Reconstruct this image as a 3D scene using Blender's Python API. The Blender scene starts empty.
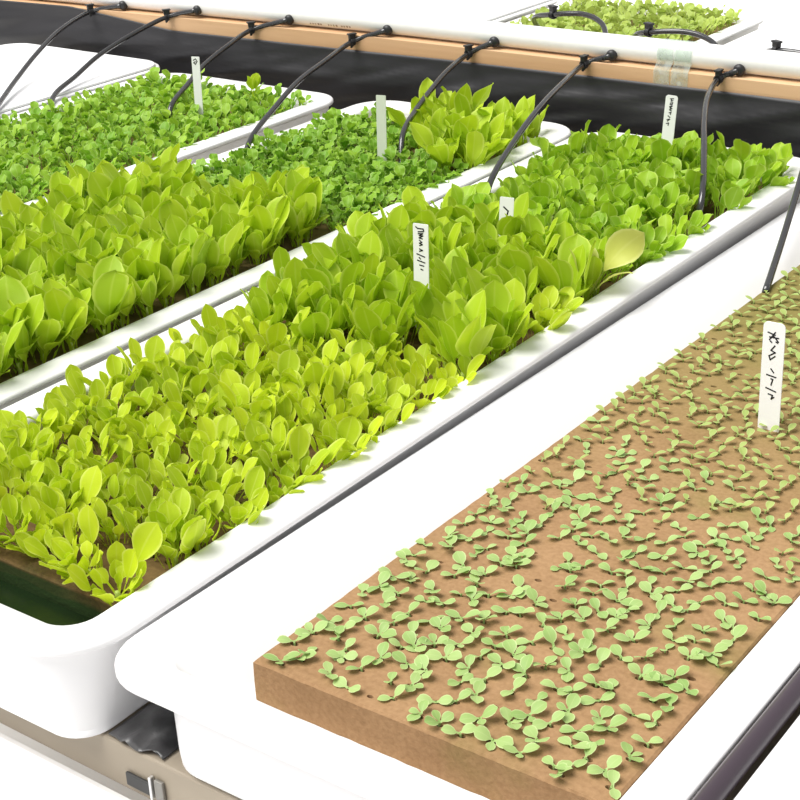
import bpy, bmesh, math, random
from mathutils import Vector, Matrix, Euler
C = bpy.context.scene.collection
SC = bpy.context.scene
PI = math.pi
ZR = 0.80            # height of the tray rims above the floor

# ------------------------------------------------------------------ materials
def new_mat(name):
    m = bpy.data.materials.new(name); m.use_nodes = True
    nt = m.node_tree; b = nt.nodes['Principled BSDF']
    return m, nt, b
def plain(name, col, rough=.5, spec=.5, metal=0.0):
    m, nt, b = new_mat(name)
    b.inputs['Base Color'].default_value = (*col, 1); b.inputs['Roughness'].default_value = rough
    b.inputs['Specular IOR Level'].default_value = spec; b.inputs['Metallic'].default_value = metal
    return m
def N(nt, t, **kw):
    n = nt.nodes.new(t)
    for k, v in kw.items(): setattr(n, k, v)
    return n
def mottled(name, c1, c2, scale, rough=.6, bump=0.0, bscale=None, stretch=(1,1,1), lo=.35, hi=.65, detail=5, spec=.4):
    m, nt, b = new_mat(name); L = nt.links
    tc = N(nt, 'ShaderNodeTexCoord'); mp = N(nt, 'ShaderNodeMapping'); mp.inputs['Scale'].default_value = stretch
    L.new(tc.outputs['Object'], mp.inputs['Vector'])
    no = N(nt, 'ShaderNodeTexNoise'); no.inputs['Scale'].default_value = scale; no.inputs['Detail'].default_value = detail
    L.new(mp.outputs[0], no.inputs['Vector'])
    cr = N(nt, 'ShaderNodeValToRGB'); cr.color_ramp.elements[0].position = lo; cr.color_ramp.elements[1].position = hi
    cr.color_ramp.elements[0].color = (*c1, 1); cr.color_ramp.elements[1].color = (*c2, 1)
    L.new(no.outputs['Fac'], cr.inputs[0]); L.new(cr.outputs[0], b.inputs['Base Color'])
    b.inputs['Roughness'].default_value = rough; b.inputs['Specular IOR Level'].default_value = spec
    if bump:
        n2 = N(nt, 'ShaderNodeTexNoise'); n2.inputs['Scale'].default_value = bscale or scale * 4; n2.inputs['Detail'].default_value = 4
        L.new(mp.outputs[0], n2.inputs['Vector'])
        bp = N(nt, 'ShaderNodeBump'); bp.inputs['Strength'].default_value = bump; bp.inputs['Distance'].default_value = .002
        L.new(n2.outputs['Fac'], bp.inputs['Height']); L.new(bp.outputs[0], b.inputs['Normal'])
    return m
def leaf_mat(name, c_lo, c_hi, edge, trans=.35, rough=.5, vein=.25):
    """leaf blade: colour varies plant to plant, paler thin margin and midrib; lets light through"""
    m, nt, b = new_mat(name); L = nt.links
    out = nt.nodes['Material Output']
    oi = N(nt, 'ShaderNodeObjectInfo')
    mix = N(nt, 'ShaderNodeMix', data_type='RGBA'); mix.inputs['A'].default_value = (*c_lo, 1); mix.inputs['B'].default_value = (*c_hi, 1)
    at = N(nt, 'ShaderNodeAttribute', attribute_name='tone')
    ad = N(nt, 'ShaderNodeMath', operation='ADD'); L.new(oi.outputs['Random'], ad.inputs[0]); L.new(at.outputs['Fac'], ad.inputs[1])
    hf = N(nt, 'ShaderNodeMath', operation='MULTIPLY'); hf.inputs[1].default_value = .5; L.new(ad.outputs[0], hf.inputs[0])
    L.new(hf.outputs[0], mix.inputs['Factor'])
    uv = N(nt, 'ShaderNodeUVMap', uv_map='leaf'); sx = N(nt, 'ShaderNodeSeparateXYZ'); L.new(uv.outputs[0], sx.inputs[0])
    # margin: |u| close to 1
    mr = N(nt, 'ShaderNodeMapRange'); mr.inputs['From Min'].default_value = .78; mr.inputs['From Max'].default_value = 1.0
    L.new(sx.outputs[0], mr.inputs['Value'])
    mm = N(nt, 'ShaderNodeMath', operation='MULTIPLY'); mm.inputs[1].default_value = .75; L.new(mr.outputs[0], mm.inputs[0])
    rb = N(nt, 'ShaderNodeMapRange'); rb.inputs['From Min'].default_value = .12; rb.inputs['From Max'].default_value = 0.0; rb.inputs['To Max'].default_value = vein
    L.new(sx.outputs[0], rb.inputs['Value'])
    mx = N(nt, 'ShaderNodeMath', operation='MAXIMUM'); L.new(mm.outputs[0], mx.inputs[0]); L.new(rb.outputs[0], mx.inputs[1])
    m2 = N(nt, 'ShaderNodeMix', data_type='RGBA'); m2.inputs['B'].default_value = (*edge, 1)
    L.new(mix.outputs['Result'], m2.inputs['A']); L.new(mx.outputs[0], m2.inputs['Factor'])
    L.new(m2.outputs['Result'], b.inputs['Base Color'])
    b.inputs['Roughness'].default_value = rough; b.inputs['Specular IOR Level'].default_value = .35
    tr = N(nt, 'ShaderNodeBsdfTranslucent'); L.new(m2.outputs['Result'], tr.inputs['Color'])
    ms = N(nt, 'ShaderNodeMixShader'); ms.inputs[0].default_value = trans
    L.new(b.outputs[0], ms.inputs[1]); L.new(tr.outputs[0], ms.inputs[2]); L.new(ms.outputs[0], out.inputs['Surface'])
    return m

M = {}
M['white'] = plain('white_plastic', (.86, .855, .86), .38, .4)
M['white_worn'] = mottled('white_plastic_worn', (.70, .70, .68), (.87, .87, .86), 16, .42, lo=.28, hi=.5, detail=7)
M['white_board'] = mottled('white_polystyrene', (.82, .82, .83), (.88, .88, .89), 30, .6)
M['pipe'] = mottled('white_pvc', (.80, .79, .77), (.86, .85, .84), 9, .35, lo=.3, hi=.6, stretch=(.3,1,1))
M['label'] = plain('label_plastic', (.88, .88, .88), .5, .3)
M['label_old'] = plain('label_plastic_faded', (.66, .70, .60), .5, .3)
M['ink'] = plain('marker_ink', (.02, .02, .022), .6, .2)
M['print'] = plain('pipe_print', (.30, .22, .18), .6, .2)
M['film'] = mottled('black_film', (.010, .010, .012), (.024, .023, .026), 5, .45, bump=.35, bscale=28, stretch=(.6,1,1.5), spec=.45)
M['film_bench'] = mottled('black_film_bench', (.012, .012, .013), (.10, .098, .10), 30, .33, bump=.6, bscale=55, spec=.6)
M['tube'] = plain('black_tube', (.022, .022, .024), .22, .9)
M['fitting'] = plain('black_fitting', (.018, .018, .02), .42, .5)
M['hose'] = plain('black_hose', (.045, .030, .042), .33, .6)
M['wood'] = mottled('pale_wood', (.56, .335, .175), (.70, .455, .26), 14, .65, bump=.2, bscale=40, stretch=(.15,1,2.5))
M['beam'] = mottled('bench_beam', (.27, .225, .17), (.38, .325, .25), 9, .6, stretch=(.5,1,1))
M['metal'] = plain('bright_metal', (.72, .72, .72), .3, .5, .8)
M['darkmetal'] = plain('dark_metal', (.03, .03, .03), .5)
M['floor'] = mottled('white_floor', (.80, .79, .77), (.88, .87, .86), 2, .7)
M['sprout_stem'] = plain('sprout_stem', (.62, .70, .36), .5)
M['stem'] = plain('pale_stem', (.50, .62, .14), .5)
M['water'] = plain('nutrient_water', (.008, .018, .006), .25, .35)

def foam_mat(name, c1, c2, algae, amount, far_algae=None, face=None):
    m, nt, b = new_mat(name); L = nt.links
    tc = N(nt, 'ShaderNodeTexCoord')
    n1 = N(nt, 'ShaderNodeTexNoise'); n1.inputs['Scale'].default_value = 18; n1.inputs['Detail'].default_value = 6; L.new(tc.outputs['Object'], n1.inputs['Vector'])
    n3 = N(nt, 'ShaderNodeTexNoise'); n3.inputs['Scale'].default_value = 330; n3.inputs['Detail'].default_value = 3; L.new(tc.outputs['Object'], n3.inputs['Vector'])
    av = N(nt, 'ShaderNodeMath', operation='MULTIPLY_ADD'); av.inputs[1].default_value = .55; av.inputs[2].default_value = .12
    L.new(n3.outputs['Fac'], av.inputs[0])
    sm = N(nt, 'ShaderNodeMath', operation='MULTIPLY_ADD'); sm.inputs[1].default_value = .55
    L.new(n1.outputs['Fac'], sm.inputs[0]); L.new(av.outputs[0], sm.inputs[2])
    cr = N(nt, 'ShaderNodeValToRGB'); cr.color_ramp.elements[0].position = .45; cr.color_ramp.elements[1].position = .82
    cr.color_ramp.elements[0].color = (*c1, 1); cr.color_ramp.elements[1].color = (*c2, 1); L.new(sm.outputs[0], cr.inputs[0])
    n2 = N(nt, 'ShaderNodeTexNoise'); n2.inputs['Scale'].default_value = 11; n2.inputs['Detail'].default_value = 5; L.new(tc.outputs['Object'], n2.inputs['Vector'])
    sx = N(nt, 'ShaderNodeSeparateXYZ'); L.new(tc.outputs['Object'], sx.inputs[0])
    fac = N(nt, 'ShaderNodeMapRange'); fac.inputs['From Min'].default_value = .55; fac.inputs['From Max'].default_value = .75; fac.inputs['To Max'].default_value = amount
    L.new(n2.outputs['Fac'], fac.inputs['Value'])
    last = fac.outputs[0]
    if far_algae:   # green growth spreading from the wetter end of the sponge
        y0, y1, amt = far_algae
        r = N(nt, 'ShaderNodeMapRange'); r.inputs['From Min'].default_value = y0; r.inputs['From Max'].default_value = y1; r.inputs['To Max'].default_value = amt
        wob = N(nt, 'ShaderNodeMath', operation='MULTIPLY_ADD'); wob.inputs[1].default_value = .35; L.new(n2.outputs['Fac'], wob.inputs[0]); L.new(sx.outputs[1], wob.inputs[2])
        L.new(wob.outputs[0], r.inputs['Value'])
        mx = N(nt, 'ShaderNodeMath', operation='MAXIMUM'); L.new(last, mx.inputs[0]); L.new(r.outputs[0], mx.inputs[1]); last = mx.outputs[0]
    if face:        # algae crust on the wet side face, up to the water line
        z0, z1, x0, x1 = face
        r = N(nt, 'ShaderNodeMapRange'); r.inputs['From Min'].default_value = z1; r.inputs['From Max'].default_value = z0
        wob = N(nt, 'ShaderNodeMath', operation='MULTIPLY_ADD'); wob.inputs[1].default_value = .012; L.new(n1.outputs['Fac'], wob.inputs[0]); L.new(sx.outputs[2], wob.inputs[2])
        L.new(wob.outputs[0], r.inputs['Value'])
        r2 = N(nt, 'ShaderNodeMapRange'); r2.inputs['From Min'].default_value = x1; r2.inputs['From Max'].default_value = x0; L.new(sx.outputs[0], r2.inputs['Value'])
        r3 = N(nt, 'ShaderNodeMapRange'); r3.inputs['From Min'].default_value = -.0006; r3.inputs['From Max'].default_value = -.003; r3.inputs['To Max'].default_value = .9; L.new(sx.outputs[2], r3.inputs['Value'])
        r4 = N(nt, 'ShaderNodeMath', operation='MULTIPLY'); L.new(r2.outputs[0], r4.inputs[0]); L.new(r3.outputs[0], r4.inputs[1]); r2 = r4
        mx0 = N(nt, 'ShaderNodeMath', operation='MAXIMUM'); L.new(r.outputs[0], mx0.inputs[0]); L.new(r2.outputs[0], mx0.inputs[1])
        mx = N(nt, 'ShaderNodeMath', operation='MAXIMUM'); L.new(last, mx.inputs[0]); L.new(mx0.outputs[0], mx.inputs[1]); last = mx.outputs[0]
    mix = N(nt, 'ShaderNodeMix', data_type='RGBA'); mix.inputs['B'].default_value = (*algae, 1)
    L.new(cr.outputs[0], mix.inputs['A']); L.new(last, mix.inputs['Factor']); L.new(mix.outputs['Result'], b.inputs['Base Color'])
    b.inputs['Roughness'].default_value = .95; b.inputs['Specular IOR Level'].default_value = .1
    bp = N(nt, 'ShaderNodeBump'); bp.inputs['Strength'].default_value = .5; bp.inputs['Distance'].default_value = .001
    L.new(n3.outputs['Fac'], bp.inputs['Height']); L.new(bp.outputs[0], b.inputs['Normal'])
    return m
M['sponge'] = foam_mat('brown_sponge', (.255, .148, .072), (.38, .232, .120), (.19, .185, .05), .55, far_algae=(.42, .80, .75))
M['sponge_wet'] = foam_mat('wet_brown_sponge', (.10, .062, .026), (.19, .12, .05), (.028, .052, .016), .85, face=(-.004, .004, .155, .215))
M['sponge_mid'] = foam_mat('green_brown_sponge', (.16, .11, .045), (.25, .18, .075), (.04, .07, .018), .8)

M['leaf_yellow'] = leaf_mat('yellow_green_leaf', (.40, .56, .014), (.66, .77, .026), (.80, .86, .20))
M['leaf_lime'] = leaf_mat('lime_leaf', (.33, .52, .014), (.55, .70, .024), (.72, .82, .16))
M['leaf_green'] = leaf_mat('mid_green_leaf', (.25, .47, .018), (.46, .66, .030), (.66, .80, .20))
M['leaf_deep'] = leaf_mat('deep_green_leaf', (.16, .37, .020), (.34, .55, .035), (.56, .74, .22))
M['leaf_small'] = leaf_mat('small_green_leaf', (.18, .41, .022), (.42, .63, .045), (.60, .77, .24))
M['leaf_pale'] = leaf_mat('pale_leaf', (.52, .56, .10), (.66, .68, .16), (.74, .76, .28))
M['leaf_far'] = leaf_mat('far_leaf', (.34, .48, .07), (.56, .68, .14), (.70, .78, .34))
M['leaf_sprout'] = leaf_mat('sprout_leaf', (.29, .46, .13), (.46, .62, .23), (.66, .74, .38), trans=.25, vein=.15)
M['leaf_sprout_far'] = leaf_mat('small_sprout_leaf', (.32, .44, .11), (.50, .60, .20), (.66, .72, .36), trans=.25, vein=.1)

# ------------------------------------------------------------------ object helpers
def link_mesh(name, bm, mat, parent=None, smooth=False):
    me = bpy.data.meshes.new(name); bm.to_mesh(me); bm.free()
    for mm in (mat if isinstance(mat, (list, tuple)) else [mat]): me.materials.append(mm)
    if smooth:
        for p in me.polygons: p.use_smooth = True
    o = bpy.data.objects.new(name, me); C.objects.link(o)
    if parent: o.parent = parent
    return o
def tag(o, label=None, cat=None, group=None, kind=None):
    if label: o['label'] = label
    if cat: o['category'] = cat
    if group: o['group'] = group
    if kind: o['kind'] = kind
    return o
def thing(name, label, cat, loc=(0,0,0), rot=(0,0,0), group=None):
    o = bpy.data.objects.new(name, None); C.objects.link(o)
    o.empty_display_size = .02
    o.location = loc; o.rotation_euler = rot
    return tag(o, label, cat, group)

def box(bm, x0, x1, y0, y1, z0, z1, bev=0.0):
    b2 = bmesh.new()
    vs = [b2.verts.new(p) for p in ((x0,y0,z0),(x1,y0,z0),(x1,y1,z0),(x0,y1,z0),(x0,y0,z1),(x1,y0,z1),(x1,y1,z1),(x0,y1,z1))]
    for f in ((0,3,2,1),(4,5,6,7),(0,1,5,4),(1,2,6,5),(2,3,7,6),(3,0,4,7)): b2.faces.new([vs[i] for i in f])
    if bev: bmesh.ops.bevel(b2, geom=b2.edges[:], offset=bev, segments=2, affect='EDGES', profile=.5)
    tmp = bpy.data.meshes.new('t'); b2.to_mesh(tmp); b2.free(); bm.from_mesh(tmp); bpy.data.meshes.remove(tmp)
    return bm

def catmull(pts, n):
    P = [Vector(p) for p in pts]; P = [2*P[0]-P[1]] + P + [2*P[-1]-P[-2]]
    out = []
    for i in range(1, len(P)-2):
        a, b, c, d = P[i-1:i+3]
        for k in range(n):
            t = k/n
            out.append(.5*((2*b)+(c-a)*t+(2*a-5*b+4*c-d)*t*t+(3*b-a-3*c+d)*t**3))
    out.append(P[-2]); return out
def tube(bm, pts, rad, seg=10, cap=True):
    """sweep a circle (radius a number or a list) along a polyline"""
    n = len(pts); rings = []
    pts = [Vector(p) for p in pts]
    nrm = None
    for i, p in enumerate(pts):
        t = (pts[min(i+1, n-1)] - pts[max(i-1, 0)]).normalized()
        if nrm is None:
            nrm = t.orthogonal().normalized()
        else:
            nrm = (nrm - t*nrm.dot(t)).normalized()
        bi = t.cross(nrm)
        r = rad[i] if isinstance(rad, (list, tuple)) else rad
        rings.append([bm.verts.new(p + r*(math.cos(2*PI*k/seg)*nrm + math.sin(2*PI*k/seg)*bi)) for k in range(seg)])
    for a, b in zip(rings, rings[1:]):
        for k in range(seg): bm.faces.new((a[k], a[(k+1) % seg], b[(k+1) % seg], b[k]))
    if cap:
        bm.faces.new(rings[0][::-1]); bm.faces.new(rings[-1])
    return bm

def rrect(x0, x1, y0, y1, r, z, seg=8):
    pts = []
    for cx, cy, a0 in ((x1-r, y1-r, 0), (x0+r, y1-r, PI/2), (x0+r, y0+r, PI), (x1-r, y0+r, 3*PI/2)):
        for k in range(seg+1):
            a = a0 + PI/2*k/seg
            pts.append(Vector((cx + r*math.cos(a), cy + r*math.sin(a), z)))
    return pts
def loft(bm, dims, R, prof, cap0=True, cap1=True, rmin=.004):
    x0, x1, y0, y1 = dims; loops = []
    for ins, z, *ov in prof:
        r = ov[0] if ov else max(R - ins, rmin)
        loops.append([bm.verts.new(p) for p in rrect(x0+ins, x1-ins, y0+ins, y1-ins, r, z)])
    for a, b in zip(loops, loops[1:]):
        n = len(a)
        for k in range(n): bm.faces.new((a[k], a[(k+1) % n], b[(k+1) % n], b[k]))
    if cap0: bm.faces.new(loops[0][::-1])
    if cap1: bm.faces.new(loops[-1])
    return bm

def auto_smooth(o, ang=40):
    me = o.data
    for p in me.polygons: p.use_smooth = True
    bm = bmesh.new(); bm.from_mesh(me)
    for e in bm.edges:
        if len(e.link_faces) == 2 and e.calc_face_angle(0) > math.radians(ang): e.smooth = False
    bm.to_mesh(me); bm.free()

# ------------------------------------------------------------------ floor and bench
bm = bmesh.new(); box(bm, -7, 5, -3, 9, -.05, 0)
tag(link_mesh('floor', bm, M['floor']), 'pale white floor seen below the bench', 'floor', kind='structure')

def bench(label, x0, x1, y0, y1, ztop):
    t = thing('growing_bench', label, 'bench', (0, 0, 0))
    zt = ZR + ztop
    bm = bmesh.new(); box(bm, x0, x1, y0+.040, y1-.040, zt-.012, zt, .001); link_mesh('bench_top', bm, M['beam'], t)
    bm = bmesh.new(); box(bm, x0, x1, y0, y0+.040, zt-.0300, zt, .0015); link_mesh('front_beam', bm, M['beam'], t)
    bm = bmesh.new(); box(bm, x0, x1, y1-.040, y1, zt-.034, zt, .0015); link_mesh('rear_beam', bm, M['beam'], t)
    n = max(2, int((x1-x0)/.9)+1)
    for i in range(n):
        x = x0 + .06 + (x1-x0-.12)*i/(n-1)
        for y in (y0+.06, y1-.06):
            bm = bmesh.new(); box(bm, x-.02, x+.02, y-.018, y+.018, 0, zt-.012, .002); link_mesh('leg', bm, M['beam'], t)
    return t
B1 = bench('beige wooden bench whose front beam runs under the long white trays', -1.85, .15, .440, 1.475, -.0645)
B2 = bench('wooden bench beyond the white pipe carrying the far trays', -1.60, -.50, 1.60, 2.12, -.0645)

bm = bmesh.new(); box(bm, -1.85, .15, .16, .4385, ZR-.1135, ZR-.0955, .006)
t = thing('white_ledge', 'white ledge running along the foot of the beige bench beam', 'ledge', (0, 0, 0))
link_mesh('ledge_board', bm, M['white'], t)
for x in (-1.7, -.85, .0):
    bm = bmesh.new(); box(bm, x-.018, x+.018, .26, .296, 0, ZR-.1140, .002); link_mesh('support', bm, M['white'], t)

# slotted metal bracket on the front beam, in the gap between two trays
t = thing('bracket', 'small metal bracket on the bench beam below the gap between two trays', 'bracket', (-.516, .4395, ZR-.0835))
bm = bmesh.new(); box(bm, -.016, .002, -.0020, 0, -.005, .0035, .0006); link_mesh('slot_plate', bm, M['darkmetal'], t)
bm = bmesh.new(); box(bm, .003, .0048, -.0032, 0, -.006, .009, .0004); link_mesh('flange', bm, M['metal'], t)
bm = bmesh.new(); box(bm, .0062, .0125, -.0022, 0, -.0055, .008, .0005); link_mesh('back_plate', bm, plain('grey_metal', (.25,.24,.22), .45, .5, .5), t)

# black film lining the bench top, wrinkled up in the gaps between the trays
random.seed(3)
from mathutils import noise
bm = bmesh.new()
nx, ny = 22, 120
X0, X1, Y0, Y1 = -.5465, -.5050, .4412, 1.30
grid = []
for j in range(ny+1):
    y = Y0 + (Y1-Y0)*(j/ny)**1.35; row = []
    for i in range(nx+1):
        u = i/nx; x = X0 + (X1-X0)*u - .0074*(y-.43)
        w = math.sin(PI*u)
        h = .004*noise.noise((x*60, y*34, 3.1)) + .004*noise.noise((x*120, y*70, 8)) + .003
        yy = y + (.006*noise.noise((x*55, 0, 1.7)) if j == 0 else 0)
        row.append(bm.verts.new((x, yy, ZR - .0630 + w*max(h, -.001) + (.012*w*min(1, (y-Y0)/.10)))))
    grid.append(row)
for j in range(ny):
    for i in range(nx): bm.faces.new((grid[j][i], grid[j][i+1], grid[j+1][i+1], grid[j+1][i]))
o = link_mesh('film_liner', bm, M['film_bench'], smooth=True)
sm = o.modifiers.new('s', 'SOLIDIFY'); sm.thickness = .0004
tag(o, 'crumpled black film lying on the bench in the gap between two trays', 'film')

bm = bmesh.new(); box(bm, -7, 5, 8.9, 9, 0, 3.0)
tag(link_mesh('wall_back', bm, M['floor']), 'pale wall far behind the benches', 'wall', kind='structure')

# ------------------------------------------------------------------ trays
def skirt_tray(label, x0, x1, y0, y1, yaw=0.0, mat='white', group=None, rimw=.028):
    """deep tray with rolled rim and a slightly tapering wall"""
    cx, cy = (x0+x1)/2, (y0+y1)/2
    t = thing('growing_tray', label, 'tray', (cx, cy, ZR-.064), (0, 0, yaw), group)
    d = (x0-cx, x1-cx, y0-cy, y1-cy); z = .064; R = .045
    bm = bmesh.new()
    loft(bm, d, R, [(.010, z-.0070), (.0040, z-.0060), (.0006, z-.0044), (.0000, z-.0036), (.0000, z-.0020), (.0004, z-.0010), (.0014, z-.0002), (.0030, z),
                    (rimw-.008, z), (rimw-.0035, z-.0006), (rimw-.001, z-.003), (rimw, z-.006), (rimw, z-.0095), (rimw-.006, z-.0095)], False, False)
    r = link_mesh('rim', bm, M[mat], t); auto_smooth(r, 50)
    bm = bmesh.new()
    loft(bm, d, R, [(.022, 0, .014), (.0145, .0002, .020), (.0122, .0012, .022), (.0122, .0030, .022), (.0134, .0045, .022), (.0118, .018, .026), (.0090, .036, .034), (.0058, z-.0075), (.0070, z-.0068), (rimw-.004, z-.0068),
                    (rimw+.0004, z-.0090), (rimw+.0010, .024), (rimw+.0015, .0212), (rimw+.0030, .0200)], True, True)
    b = link_mesh('basin', bm, M[mat], t); auto_smooth(b, 50)
    return t
TF, TB = .412, 1.447
YAW = .008
tray_m = skirt_tray('long white tray full of yellow-green lettuce, next to the seedling sponge tray', -.8175, -.5398, TF, TB, YAW)
tray_3 = skirt_tray('white tray with tall broad lettuce in front and small dark leaves behind', -1.120, -.826, TF, TB, 0, 'white_worn')
tray_4 = skirt_tray('white tray packed with short small-leaved green seedlings', -1.462, -1.150, TF, TB-.012)
tray_5 = skirt_tray('empty white tray at the far end of the row, covered by a board', -1.790, -1.472, TF, TB+.018)

# the sprout tray stands a little askew, its pipe end lower: everything on it is placed in its frame
TILT, TYAW = -.018, .0095
T1M = Matrix.Translation((-.5350, .424, ZR-.0035)) @ Matrix.Rotation(TYAW, 4, 'Z') @ Matrix.Rotation(TILT, 4, 'X')
def on1(x, y, z): return T1M @ Vector((x, y, z))
def flange_tray(label, w, l, m):
    """tray with a flat flange over a narrower tub; the recess is 26 mm deep and the tub bottom stands level on the bench"""
    t = thing('seedling_tray', label, 'tray'); t.matrix_world = m
    L_, R_, F_, K_ = .0300, .0256, .0250, .030                       # flange widths: long sides, front, rear
    def inner(k, z, r, side=0): return (L_+k+side, w-R_-min(k, .0002), F_+k, l-K_-k, r, z)
    def outer(i, z): return (i, w-i, i, l-i, .036-min(i, .03), z)
    loops = [outer(.021, -.0055), outer(.0015, -.0055), outer(0, -.0042), outer(0, -.0014), outer(.0006, -.0004), outer(.0020, 0),
             inner(-.0020, 0, .018, -.004), inner(-.0006, -.0005, .017, -.001), inner(0, -.0018, .016, .0015), inner(.0003, -.0120, .014, .0155), inner(.0008, -.0225, .012, .0285), inner(.0012, -.0250, .011, .0325), inner(.0020, -.0258, .010, .0355)]
    bm = bmesh.new(); vl = []
    for x0, x1, y0, y1, r, z in loops: vl.append([bm.verts.new(p) for p in rrect(x0, x1, y0, y1, r, z)])
    for p, q in zip(vl, vl[1:]):
        n = len(p)
        for k in range(n): bm.faces.new((p[k], p[(k+1) % n], q[(k+1) % n], q[k]))
    bm.faces.new(vl[-1])
    r = link_mesh('rim', bm, M['white'], t); auto_smooth(r, 50)
    bm = bmesh.new()
    loft(bm, (.0325, w-.0235, .0125, l-.0125), .026, [(.012, -.0602), (.0055, -.0595), (.0020, -.0560), (.0012, -.049), (.0, -.0057)], True, False)
    for v in bm.verts:
        if v.co.z < -.006: v.co.z *= (.0602 - .0183*v.co.y)/.0602
    b = link_mesh('basin', bm, M['white'], t); auto_smooth(b, 50)
    return t
tray_1 = flange_tray('wide white tray holding the brown sponge of tiny sprouts', .3050, 1.015, T1M)
tray_0 = flange_tray('white tray beyond the black hose at the corner of the bench', .3035, 1.015, Matrix.Translation((.3215, 0, 0)) @ T1M)

# boards covering the unused trays
bm = bmesh.new(); loft(bm, (-1.783, -1.479, TF+.007, TB+.011), .036, [(.001, ZR+.0003), (0, ZR+.0010), (0, ZR+.0030), (.001, ZR+.0036)])
tag(link_mesh('cover_board', bm, M['white_board']), 'flat white cover board on the empty tray at the end of the row', 'board')

# ------------------------------------------------------------------ sponges with planting holes
def sponge_mesh(w, l, th, nx, ny, hole, rng, inset=.008, jit=.25, depth=.008):
    """block with a grid of small round planting pits; returns the bmesh and pit positions (local, top at z=0)"""
    bm = bmesh.new(); sites = []
    gx = [inset + (w-2*inset)*i/nx for i in range(nx+1)]; gy = [inset + (l-2*inset)*j/ny for j in range(ny+1)]
    cx, cy = gx[1]-gx[0], gy[1]-gy[0]
    V = {}
    def vert(x, y, z=0.0):
        k = (round(x, 6), round(y, 6), z)
        if k not in V: V[k] = bm.verts.new((x, y, z))
        return V[k]
    for j in range(ny):
        for i in range(nx):
            x0, x1, y0, y1 = gx[i], gx[i+1], gy[j], gy[j+1]; xm, ym = (x0+x1)/2, (y0+y1)/2
            px = xm + rng.uniform(-jit, jit)*cx; py = ym + rng.uniform(-jit, jit)*cy
            outer = [vert(x1, ym), vert(x1, y1), vert(xm, y1), vert(x0, y1), vert(x0, ym), vert(x0, y0), vert(xm, y0), vert(x1, y0)]
            h = hole*rng.uniform(.75, 1.2)
            ring = [bm.verts.new((px + h*1.25*math.cos(k*PI/4), py + h*.8*math.sin(k*PI/4), 0)) for k in range(8)]
            pit = [bm.verts.new((px + h*.8*math.cos(k*PI/4), py + h*.5*math.sin(k*PI/4), -depth)) for k in range(8)]
            for k in range(8):
                n = (k+1) % 8
                bm.faces.new((outer[k], outer[n], ring[n], ring[k])); bm.faces.new((ring[k], ring[n], pit[n], pit[k]))
            bm.faces.new(pit)
            sites.append((px, py, i, j))
    # border: bevelled edge, sides, bottom
    edge = [vert(gx[0], y) for y in sorted({gy[0], *[(gy[j]+gy[j+1])/2 for j in range(ny)], *gy})]
    def side(pts, out):
        return pts
    ys = sorted([*gy, *[(gy[j]+gy[j+1])/2 for j in range(ny)]]); xs = sorted([*gx, *[(gx[i]+gx[i+1])/2 for i in range(nx)]])
    loop = [(x, ys[0]) for x in xs] + [(xs[-1], y) for y in ys[1:]] + [(x, ys[-1]) for x in xs[::-1][1:]] + [(xs[0], y) for y in ys[::-1][1:-1]]
    def push(p, off, z):
        x, y = p
        X = off if x <= xs[0]+1e-9 else (w-off if x >= xs[-1]-1e-9 else x)
        Y = off if y <= ys[0]+1e-9 else (l-off if y >= ys[-1]-1e-9 else y)
        return bm.verts.new((X + rng.uniform(-1, 1)*.0003, Y + rng.uniform(-1, 1)*.0003, z))
    prev = [vert(*p) for p in loop]
    for off, z in ((.0012, 0), (.0002, -.0012), (0, -th*.5), (.0002, -th)):
        cur = [push(p, off, z) for p in loop]; n = len(cur)
        for k in range(n): bm.faces.new((prev[k], prev[(k+1) % n], cur[(k+1) % n], cur[k]))
        prev = cur
    bm.faces.new(prev[::-1])
    bmesh.ops.recalc_face_normals(bm, faces=bm.faces[:])
    return bm, sites

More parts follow.
